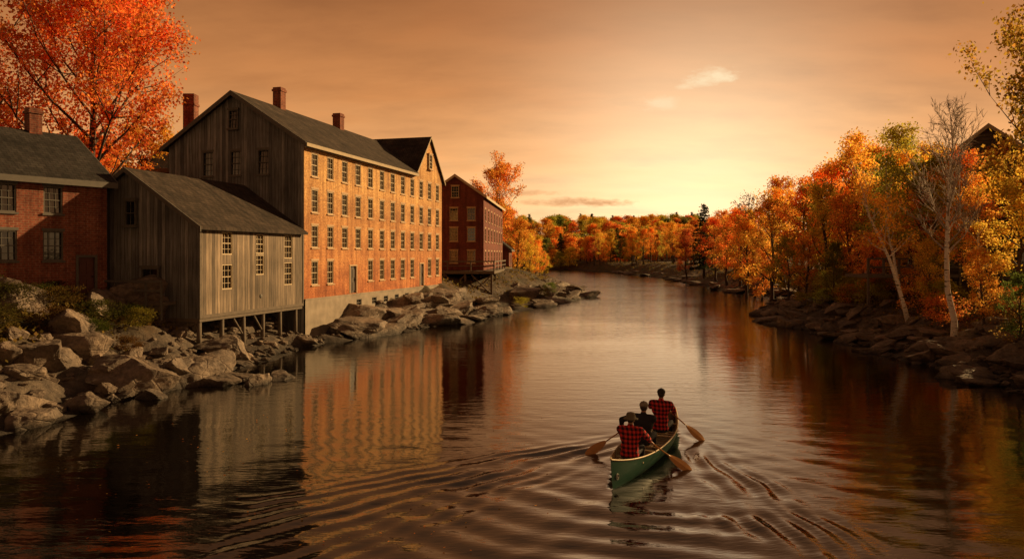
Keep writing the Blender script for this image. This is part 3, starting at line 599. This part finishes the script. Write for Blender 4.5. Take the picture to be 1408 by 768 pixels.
hero=[(1215,52,12.2,YG,'slim'),(1185,57,12.8,YE,'slim'),(1150,60,11,OR,'broad'),(1130,56,9,YE,'broad'),(1100,66,11.2,OR,'broad'),(1165,52,7.5,OR,'broad'),(1262,48,9.8,YE,'slim'),(1290,43,8.8,YG,'broad'),(1335,40,9.0,OR,'slim'),(1060,74,12,OR,'broad'),(1082,82,12.8,YE,'slim'),(1040,86,13,BR,'barebrown'),(1125,72,12.6,BR,'barebrown'),(1165,68,13.4,BR,'barebrown'),(1240,54,11.8,YG,'slim'),(1018,94,11.5,OR,'broad'),(1000,100,10,YE,'broad'),(985,108,10.5,OR2,'broad'),(1350,33,4.0,OR,'broad'),(1400,29,3.5,GR,'broad'),(1280,40,4.5,YE,'broad'),(1200,46,5,OR,'broad'),(1085,62,6.5,YG,'broad'),(1110,58,6,OR,'broad'),(1050,78,7,OR2,'broad'),(1150,50,4.8,GR,'broad'),(945,125,9.5,RD,'broad'),(1230,47,5.5,YE,'broad'),(1275,45,6.5,OR,'broad'),(1250,60,12,OR,'slim'),(1280,58,11.5,YE,'broad'),(1120,64,11,YG,'slim'),(1205,58,11.5,OR,'broad'),(1140,76,13,OR,'broad'),(1025,84,10.5,YE,'broad'),(1075,90,13,OR,'broad'),(1365,44,9.5,OR,'slim')]
for p,Y,h_,c_,k in hero: tree(k,px(p,Y),Y,h_,c_,CN[c_]+' tree in the woods along the right bank',CN[c_]+' trees along the right bank')
rg=random.Random(5); cnt=0
while cnt<85:
    y=rg.uniform(46,235); x=rg.uniform(18,75); d=float(sdist(np.array([x]),np.array([y]))[0])
    if not(3<d<26) or x/y>.8: continue
    if 24<x<46 and 40<y<74: continue
    c_=rg.choice([OR,OR,OR,OR2,YE,YE,YE,RD,YG,YG,GR,DG]); k='pine' if c_==DG else ('slim' if rg.random()<.3 else 'broad')
    h_=rg.uniform(7.5,10.5)*(1+.0004*max(0,y-100)); tree(k,x,y,h_,c_,CN[c_]+' tree in the woods along the right bank',CN[c_]+' trees along the right bank'); cnt+=1
for (x,y) in shorepts(RS,30,24,75,3.2,6,11):
    c_=random.choice([YG,YG,BR,OR2,OR]); tree('shrub',x,y,random.uniform(1.2,2.2),c_,CN[c_]+' shrub above the rocks on the right bank','%s shrubs on the right bank'%CN[c_],1.3,cat='shrub')
def merged(tm,cm,name):
    me=bpy.data.meshes.new(name); v1=[v.co[:] for v in tm.vertices]; v2=[v.co[:] for v in cm.vertices]; n=len(v1)
    f1=[tuple(p.vertices) for p in tm.polygons]; f2=[tuple(i+n for i in p.vertices) for p in cm.polygons]
    me.from_pydata(v1+v2,[],f1+f2); me.materials.append(M['bark']); me.materials.append(M['leaf'])
    me.polygons.foreach_set('material_index',[0]*len(f1)+[1]*len(f2))
    for an in ('rnd','rnd2'): a=me.attributes.new(an,'FLOAT','FACE'); a.data.foreach_set('value',rng.random(len(f1)+len(f2)))
    return me
far=[]
for s_ in (71,72,73): a,b_,_=gentree(s_,12,3.6,.3,3200,.42,16,sub=3,clump=.65); far.append(merged(a,b_,'far_tree'))
a,b_,_=genpine(74,12,2.6,2000,.5); fp=merged(a,b_,'far_pine')
cnt=0
while cnt<290:
    y=rg.uniform(220,345); x=rg.uniform(-18,110); d=float(sdist(np.array([x]),np.array([y]))[0])
    if d<1.2 or x/y>.32 or x/y<-.05: continue
    c_=rg.choice([OR,OR,OR,OR2,YE,YE,YE,YG,GR,OR,YE,DG]) if y<300 else rg.choice([OR,GR,YG,YG,YE,OR2,YG,DG]); pn=c_==DG; h_=rg.uniform(7,9.5)*(.75 if d<6 else 1)*(1.1 if pn else 1)
    o=link('far_pine' if pn else 'far_tree',fp if pn else rg.choice(far),None,(x,y,hz(x,y)-.2),(0,0,rg.uniform(0,6)),(h_/12*1.35,h_/12*1.35,h_/12)); o.color=jit(c_)
    tag(o,CN[c_]+' tree on the far wooded hill beyond the river bend','tree',CN[c_]+' trees on the far hill'); cnt+=1
pts=np.array(shorepts(RS,5200,22,120,3.4,10,21)+shorepts(LS,1400,17,32,4.0,9,22)+shorepts(LS,350,60,100,4.5,8,23)+shorepts(RS,1500,120,245,1.5,12,24))
pts=pts+rng.normal(size=pts.shape)*.4; z=height(pts[:,0],pts[:,1]); k=4; P=np.repeat(np.column_stack([pts,z]),k,0)+rng.normal(size=(len(pts)*k,3))*np.array([.18,.18,.12])+np.array([0,0,.15])
o=link('undergrowth',leafmesh(P,.2,'undergrowth')); o.color=(.18,.12,.03,1); tag(o,'brown and green undergrowth covering the upper banks','undergrowth',kind='stuff')
n=260; P=np.column_stack([rng.uniform(-9,2,n)-1,rng.uniform(9,22,n),np.full(n,.03)])
P=P[P[:,0]>-.62*P[:,1]]; o=link('floating_leaves',leafmesh(P,.05,'floating_leaves',flat=6)); o.color=(.6,.2,.03,1); tag(o,'tiny fallen leaves floating on the dark water at lower left','leaves',kind='stuff')
# ---------------------------------------------------------------- canoe
M['hull']=plain('green_hull',(.003,.042,.022),.5,.2,3); M['hull'].node_tree.nodes['Principled BSDF'].inputs['Specular IOR Level'].default_value=.15
M['inner']=plain('pale_inner_hull',(.36,.30,.20),.6,.25,5); M['ash']=plain('ash_wood',(.52,.39,.23),.5,.25,8); M['paddle']=plain('varnished_paddle',(.62,.30,.09),.3,.25,7); M['white']=plain('badge_white',(.75,.75,.7),.5,.05)
cn=thing('canoe','green canoe with pale gunwales carrying three paddlers','canoe',tuple(CC),CROT)
def sec(u,inner=False):
    au=abs(u); bb=.49*(1-au**2.2); zs=.36+.24*au**3.2; zk=-.11; 
    if inner: bb=max(bb-.018,.0); 
    out=[]
    for k in range(-8,9):
        ph=abs(k)/8*math.pi/2; x=bb*math.sin(ph)**.7*(1 if k>0 else -1); hh=1-math.cos(ph)**1.1; z=zk+(zs-zk)*hh
        if inner: z=max(z,.05)
        y=u*CL/2*(1-.05*(1-hh)**2*au**6); out.append((x,y,z))
    return out
def hull(inner):
    mb=MB(); N=44; 
    for i in range(N+1):
        u=-math.cos(math.pi*i/N); mb.v+=sec(u*.999,inner)
    for i in range(N):
        for k in range(16): q=i*17+k; mb.f.append((q,q+1,q+18,q+17) if not inner else (q,q+17,q+18,q+1))
    return mb
hull(False).obj('hull',M['hull'],cn,smooth=True); hull(True).obj('inner_hull',M['inner'],cn,smooth=True)
for sgn in (-1,1):
    pts=[]
    for i in range(41):
        u=-math.cos(math.pi*i/40)*.998; s_=sec(u)[-1]; pts.append((s_[0]*sgn,s_[1],s_[2]+.005))
    MB().tube(pts,[.017]*41,6).obj('gunwale',M['ash'],cn,smooth=True)
for sg in (-1,1):
    mb=MB(); p=[]
    for u in (1,.97,.93,.89): q=sec(u*sg)[-1]; p.append((q[0],q[1],q[2]+.012))
    poly=p+[(-a,b_,c_) for a,b_,c_ in p[::-1]]; mb.slab(poly if sg<0 else poly[::-1],.015).obj('deck_plate',M['ash'],cn)
def beam(y): u=y/(CL/2); return sec(u)[-1][0]
for y in (-1.52,-.19,1.21):
    b_=beam(y)*.93; mb=MB().box(-b_,b_,y-.13,y-.09,.26,.29).box(-b_,b_,y+.09,y+.13,.26,.29)
    for k in range(-3,4): mb.box(k*.05-.018,k*.05+.018,y-.088,y+.088,.268,.285)
    mb.obj('seat',M['ash'],cn)
for y in (-.9,.6,2.0): b_=beam(y)*.98; MB().box(-b_,b_,y-.03,y+.03,.33,.352).obj('thwart',M['ash'],cn)
mb=MB()
for i in range(-11,12):
    y=i*.2; q=sec(y/(CL/2),True); mb.tube([(a*.985,y,c_+.008) for a,_,c_ in q],[.012]*17,4,False)
mb.obj('ribs',M['ash'],cn)
u=-.93; q=sec(u); p1=Vector(q[14]); q2=sec(u+.03); p2=Vector(q2[14]); p0=Vector(q[12]); tx=(p2-p1).normalized(); tz=(p1-p0).normalized(); nn=tx.cross(tz).normalized()
c0=p1*.5+p0*.5; 
if nn.x<0: nn=-nn
n=20
Rm=lambda rr,off:[tuple(c0+nn*off+tx*rr*.8*math.cos(2*math.pi*k/n)+tz*rr*math.sin(2*math.pi*k/n)) for k in range(n)]
bd=MB(); a_=Rm(.068,.014); b2=Rm(.068,.002); bd.v=a_+b2; bd.f=[tuple(range(n))]+[(k,k+n,(k+1)%n+n,(k+1)%n) for k in range(n)]
bo=bd.obj('badge',M['white'],cn)
mk=MB(); pp=[]
for k in range(13):
    t=k/12; pp.append(c0+nn*.018+tx*(.022*math.sin(t*2*math.pi))+tz*(.042-.084*t))
mk.tube(pp,[.008]*13,5).tube([Vector(a)*1.0 for a in Rm(.055,.016)]+[Vector(Rm(.055,.016)[0])],[.004]*21,4).obj('emblem',M['hull'],bo)
# ---------------------------------------------------------------- people
M['skin']=plain('skin',(.45,.25,.17),.55,.1); M['hair']=plain('dark_hair',(.05,.04,.03),.7); M['denim']=plain('dark_trousers',(.03,.032,.04),.85,.2); M['jacket']=plain('dark_jacket',(.018,.02,.025),.8,.3)
M['olive']=plain('olive_hat',(.17,.145,.09),.85,.2,20); M['blackcap']=plain('dark_cap',(.035,.032,.028),.8); M['camo']=plain('grey_patterned_cap',(.26,.23,.18),.85,.8,30); M['boot']=plain('boots',(.03,.02,.015),.6); M['eye']=plain('eye_white',(.7,.7,.7),.2,.02)
m,nt,b=newmat('plaid_red'); s=nd(nt,'ShaderNodeSeparateXYZ',{0:objco(nt)})
def stripe(a,w): return ma(nt,'LESS_THAN',ma(nt,'FRACT',ma(nt,'DIVIDE',a,w)),.5)
xx=ma(nt,'ADD',s.outputs[0],ma(nt,'MULTIPLY',s.outputs[1],.6)); f=ma(nt,'MULTIPLY',ma(nt,'ADD',stripe(xx,.1),stripe(s.outputs[2],.1)),.5)
nt.links.new(ramp(nt,f,[(0,(.78,.045,.04)),(.5,(.30,.018,.02)),(1,(.014,.008,.01))]),b.inputs['Base Color']); b.inputs['Roughness'].default_value=.9
bump(nt,b,noi(nt,objco(nt),9,3),.7,.06)
for n_ in nt.nodes:
    if n_.type=='VALTORGB': n_.color_ramp.interpolation='CONSTANT'; n_.color_ramp.elements[1].position=.4; n_.color_ramp.elements[2].position=.9
M['plaid']=m
def paddle(tip,grip,label):
    tip=Vector(tip); grip=Vector(grip); d=(grip-tip); Lp=d.length; d.normalize()
    yv=Vector((0,-1,1)); xv=yv.cross(d).normalized(); yv=d.cross(xv); mt=Matrix((xv,yv,d)).transposed()
    r=thing('canoe_paddle',label,'paddle',tuple(tip)); r.rotation_euler=mt.to_euler()
    mb=MB(); N=14
    for i in range(N+1):
        u=i/N; ww=.12*(math.sin(math.pi*min(1,u*.94+.03))**.55)*(1-.35*u)+.012; mb.v+=[(-ww,0,u*.58),(0,-.012,u*.58),(ww,0,u*.58),(0,.012,u*.58)]
    for i in range(N):
        for k in range(4): q=i*4; mb.f.append((q+k,q+(k+1)%4,q+4+(k+1)%4,q+4+k))
    mb.f+=[(3,2,1,0),(N*4,N*4+1,N*4+2,N*4+3)]
    mb.obj('blade',M['paddle'],r); MB().tube([(0,0,.46),(0,0,.64),(0,0,Lp-.02)],[.010,.017,.016],8).obj('shaft',M['paddle'],r,smooth=True)
    MB().capsule((-.05,0,Lp),(.05,0,Lp),.019,.019,8).obj('grip',M['paddle'],r,smooth=True)
    return tip,grip,d
def person(y,xoff,label,tip,grip,low,shirt,hat,lean=.05,side=1,dz=0):
    loc=CC+HD*y+RT*xoff; inv=Matrix.Rotation(-CROT,3,'Z')
    r=thing('person',label,'person',(loc.x,loc.y,.03),CROT)
    off=Vector((loc.x,loc.y,.03)); T_=inv@(Vector(tip)-off); G_=inv@(Vector(grip)-off); d=(G_-T_).normalized()
    lowp=G_-d*low; ly=lean
    HDc=Vector((0,ly*1.3+.02,1.13+dz))
    def torso(mb,g):
        mb.ell((0,0,.37),(.20+g,.15+g,.13+g)); mb.ell((0,ly*.3,.53+dz*.5),(.19+g,.14+g,.17+g)); mb.ell((0,ly*.7,.74+dz),(.225+g,.145+g,.19+g)); mb.ell((0,ly*.9,.84+dz),(.23+g,.125+g,.11+g))
        mb.capsule((-.195,ly,.88+dz),(.195,ly,.88+dz),.078+g,.078+g)
    def ik(S_,Hn,l1,l2,pole):
        v=Hn-S_; D=min(v.length,(l1+l2)*.985); vn=v.normalized(); Hn2=S_+vn*D; a=(l1*l1-l2*l2+D*D)/(2*D); h_=math.sqrt(max(l1*l1-a*a,0)); pp=(pole-vn*pole.dot(vn)).normalized(); return S_+vn*a+pp*h_,Hn2
    arms=[]; tophand=-side
    for sg in (-1,1):
        S_=Vector((sg*.235,ly,.885+dz)); Hp=G_ if sg==tophand else lowp
        wr=Hp+(S_-Hp).normalized()*.07
        E,Wr=ik(S_,wr,.30,.27,Vector((sg*1.0,-.3,-.45))); arms.append((sg,S_,E,Wr,Hp))
    body=MB(); torso(body,0)
    body.capsule((0,ly*1.05,.89+dz),HDc-Vector((0,.01,.06)),.062,.058)
    body.ell(HDc,(.082,.100,.120)); body.ell(HDc+Vector((0,.03,-.055)),(.06,.065,.065)); body.capsule(HDc+Vector((0,.095,.0)),HDc+Vector((0,.112,-.03)),.009,.015,8)
    body.ell(HDc+Vector((0,.092,-.062)),(.025,.012,.012),8)
    for sg in (-1,1): body.ell(HDc+Vector((sg*.085,-.005,-.01)),(.012,.022,.034),8)
    for sg,S_,E,Wr,Hp in arms:
        body.capsule(S_,E,.055,.043); body.capsule(E,Wr,.043,.028)
        e=(Wr-Hp); e=(e-d*e.dot(d)).normalized(); g_=d.cross(e)*sg
        pc=Hp+e*.036; body.capsule(Wr,pc,.026,.03,10); body.capsule(pc-d*.028,pc+d*.028,.02,.02,10)
        for i,(ln,rr) in enumerate(((210,.0085),(225,.009),(215,.009),(190,.008))):
            o_=(i-1.5)*.021; pr=None
            for k in range(5):
                a=R(20+ln*k/4*.85); p_=Hp+d*o_+(e*math.cos(a)+g_*math.sin(a))*.027
                if pr is not None: body.capsule(pr,p_,rr,rr*.95,7)
                pr=p_
        pr=pc+d*.03
        for k in range(1,4):
            a=R(-25-45*k); p_=Hp+d*(.034+.002*k)+(e*math.cos(a)+g_*math.sin(a))*.029; body.capsule(pr,p_,.0105,.0095,7); pr=p_
    legs=[]
    for sg in (-1,1): legs.append((Vector((sg*.095,.02,.36)),Vector((sg*.17,.40,.44)),Vector((sg*.14,.46,.10)),Vector((sg*.14,.60,.07))))
    for a,k_,an,to in legs: body.capsule(a,k_,.075,.052); body.capsule(k_,an,.05,.036); body.capsule(an,to,.036,.028)
    bake(body.obj('body',M['skin'],r),.0075,3)
    s_=MB(); torso(s_,.02)
    for sg,S_,E,Wr,Hp in arms: s_.capsule(S_,E,.086,.068); s_.capsule(E,E.lerp(Wr,.9),.068,.046)
    s_.capsule((0,ly*1.0,.89+dz),(0,ly*1.1,.97+dz),.084,.074)
    bake(s_.obj('shirt' if shirt is M['plaid'] else 'jacket',shirt,r),.011,3)
    t_=MB(); t_.ell((0,0,.33),(.21,.165,.11))
    for a,k_,an,to in legs: t_.capsule(a,k_,.092,.066); t_.capsule(k_,an,.066,.05)
    bake(t_.obj('trousers',M['denim'],r),.012,3)
    for a,k_,an,to in legs: bake(MB().capsule(an-Vector((0,.02,.0)),to,.05,.042).obj('boot',M['boot'],r),.012,2)
    MB().ell(HDc+Vector((0,-.018,.01)),(.088,.095,.112)).obj('hair',M['hair'],r,smooth=True)
    for sg in (-1,1): MB().ell(HDc+Vector((sg*.03,.092,.012)),(.012,.008,.008),8).obj('eye',M['eye'],r,smooth=True)
    if hat=='bucket':
        mb=MB(); mb.tube([HDc+Vector((0,-.005,z)) for z in (.0,.02,.045,.10,.135,.15)],[.17,.14,.108,.1,.08,.02],18); hm=M['olive']
    else:
        mb=MB(); mb.tube([HDc+Vector((0,-.005,z)) for z in (.02,.05,.09,.125,.146)],[.102,.106,.098,.068,.015],16); hm=M['blackcap'] if hat=='cap' else M['camo']
        mb.slab([tuple(HDc+Vector((x,.08+.075*math.cos(x*16),.035))) for x in (-.075,-.045,0,.045,.075)]+[tuple(HDc+Vector((.075,.03,.045))),tuple(HDc+Vector((-.075,.03,.045)))],.01)
        mb.tube([HDc+Vector((0,-.005,.14)),HDc+Vector((0,-.005,.156))],[.012,.009],8)
    mb.obj('hat',hm,r,smooth=True)
    return r
t1=paddle((4.0,16.2,-.03),(2.78,16.62,.80),'wooden paddle of the stern paddler reaching out to the right')
t2=paddle((1.78,17.55,-.03),(3.02,17.6,.80),'wooden paddle with its blade on the left side of the canoe')
t3=paddle((4.98,18.85,-.03),(3.92,19.05,.90),'wooden paddle of the front paddler held out right')
person(-1.52,0,'person in plaid shirt and olive bucket hat, seated at the near end of canoe',t1[0],t1[1],.5,M['plaid'],'bucket',side=1)
person(-.19,-.07,'person in dark jacket and patterned cap seated in the middle of the canoe',t2[0],t2[1],.5,M['jacket'],'camo',side=-1)
person(1.21,0,'person in plaid shirt and dark cap at the far end of the canoe',t3[0],t3[1],.45,M['plaid'],'cap',side=1,dz=.08)
# ---------------------------------------------------------------- light
AZ,EL=R(58),R(19)
sd=Vector((math.sin(AZ)*math.cos(EL),math.cos(AZ)*math.cos(EL),math.sin(EL)))
l=bpy.data.lights.new('sun','SUN'); l.energy=6.0; l.angle=R(.8); l.color=(1,.63,.26); lo_=link('sun',l); lo_.rotation_euler=(-sd).to_track_quat('-Z','Y').to_euler()
w=bpy.data.worlds.new('World'); S.world=w; w.use_nodes=True; nt=w.node_tree; nt.nodes.clear()
D=nd(nt,'ShaderNodeTexCoord').outputs['Generated']; sp=nd(nt,'ShaderNodeSeparateXYZ',{0:D}); X_,Y_,Z_=sp.outputs
zc=ma(nt,'MAXIMUM',Z_,0.0)
cn1=nd(nt,'ShaderNodeCombineXYZ',{0:ma(nt,'DIVIDE',X_,ma(nt,'ADD',zc,.22)),1:ma(nt,'DIVIDE',Y_,ma(nt,'ADD',zc,.22)),2:0.0}).outputs[0]
cl=noi(nt,nd(nt,'ShaderNodeMapping',{0:cn1,2:(0,0,.5),3:(.9,1.6,1)}).outputs[0],1.3,8,.6)
cl2=noi(nt,nd(nt,'ShaderNodeMapping',{0:cn1,2:(0,0,.3),3:(1.6,4.0,1)}).outputs[0],1.7,5,.55)
zz=ma(nt,'ADD',zc,ma(nt,'MULTIPLY',ma(nt,'SUBTRACT',cl,.5),.16))
base=ramp(nt,zz,[(0,(.92,.49,.19)),(.06,(1.0,.57,.25)),(.13,(.86,.405,.145)),(.21,(.62,.25,.078)),(.33,(.38,.140,.042)),(.6,(.20,.095,.045)),(1,(.14,.085,.055))])
g=nd(nt,'ShaderNodeVectorMath',{0:D,1:Vector((.25,1,.12)).normalized()},operation='DOT_PRODUCT').outputs['Value']
fa=nd(nt,'ShaderNodeMapRange',{0:g,1:.0,2:1.0,3:.55,4:1.05}).outputs[0]
col=mixc(nt,1.0,base,nd(nt,'ShaderNodeCombineXYZ',{0:fa,1:fa,2:fa}).outputs[0],'MULTIPLY')
cf=ramp(nt,cl,[(.30,(.70,.66,.65)),(.48,(.98,.98,.97)),(.68,(1.2,1.17,1.12))]); col=mixc(nt,1.0,col,cf,'MULTIPLY')
cf2=ramp(nt,cl2,[(.34,(.93,.92,.91)),(.6,(1.04,1.035,1.03))]); col=mixc(nt,1.0,col,cf2,'MULTIPLY')
gl=ma(nt,'POWER',ma(nt,'MAXIMUM',g,0.0),54.0); glc=nd(nt,'ShaderNodeVectorMath',{0:(.45,.44,.31),3:gl},operation='SCALE').outputs[0]
col=mixc(nt,1.0,col,glc,'ADD')
TX=ma(nt,'DIVIDE',X_,ma(nt,'MAXIMUM',Y_,.01)); TZ=ma(nt,'DIVIDE',Z_,ma(nt,'MAXIMUM',Y_,.01))
tn=noi(nt,nd(nt,'ShaderNodeCombineXYZ',{0:ma(nt,'MULTIPLY',TX,34.0),1:ma(nt,'MULTIPLY',TZ,80.0),2:0.0}).outputs[0],1.0,7,.68)
def wisp(cx,cz,sx,sz,tilt,colr,amt):
    global col
    a=ma(nt,'SUBTRACT',TX,cx); b_=ma(nt,'SUBTRACT',ma(nt,'SUBTRACT',TZ,cz),ma(nt,'MULTIPLY',a,tilt))
    r2=ma(nt,'ADD',ma(nt,'POWER',ma(nt,'DIVIDE',ma(nt,'ABSOLUTE',a),sx),2.0),ma(nt,'POWER',ma(nt,'DIVIDE',ma(nt,'ABSOLUTE',b_),sz),2.0))
    e=ma(nt,'EXPONENT',ma(nt,'MULTIPLY',r2,-1.0)); e=ma(nt,'ADD',e,ma(nt,'MULTIPLY',ma(nt,'SUBTRACT',tn,.5),1.9)); e=nd(nt,'ShaderNodeMapRange',{0:e,1:.32,2:1.0,3:0.0,4:amt}).outputs[0]
    e=ma(nt,'MULTIPLY',e,nd(nt,'ShaderNodeMapRange',{0:r2,1:2.6,2:.8,3:0.0,4:1.0}).outputs[0])
    col=mixc(nt,e,col,colr)
wisp(.275,.243,.040,.013,.12,(1.0,.76,.46),1.0); wisp(.203,.208,.028,.011,0,(1.0,.72,.42),1.0); wisp(.238,.232,.016,.006,.1,(1.0,.72,.42),.8)
wisp(.09,.072,.08,.007,0,(.66,.29,.11),.8); wisp(.02,.085,.05,.005,0,(.72,.33,.13),.6)
sky=nd(nt,'ShaderNodeTexSky',sky_type='NISHITA'); sky.sun_disc=False; sky.sun_rotation=AZ; sky.sun_elevation=EL
sk=nd(nt,'ShaderNodeVectorMath',{0:sky.outputs[0],3:.002},operation='SCALE').outputs[0]; col=mixc(nt,1.0,col,sk,'ADD')
bg=nd(nt,'ShaderNodeBackground',{0:col,1:1.0}); o=nd(nt,'ShaderNodeOutputWorld'); nt.links.new(bg.outputs[0],o.inputs[0])
# ---------------------------------------------------------------- camera
cam=bpy.data.cameras.new('camera'); co=link('camera',cam,None,(0,0,H),(R(90),0,0)); cam.sensor_width=36; cam.lens=F/1408*36; cam.shift_y=-34/1408; cam.clip_end=4000; cam.clip_start=.1
S.camera=co
S.view_settings.view_transform='Standard'; S.view_settings.look='None'; S.view_settings.exposure=0
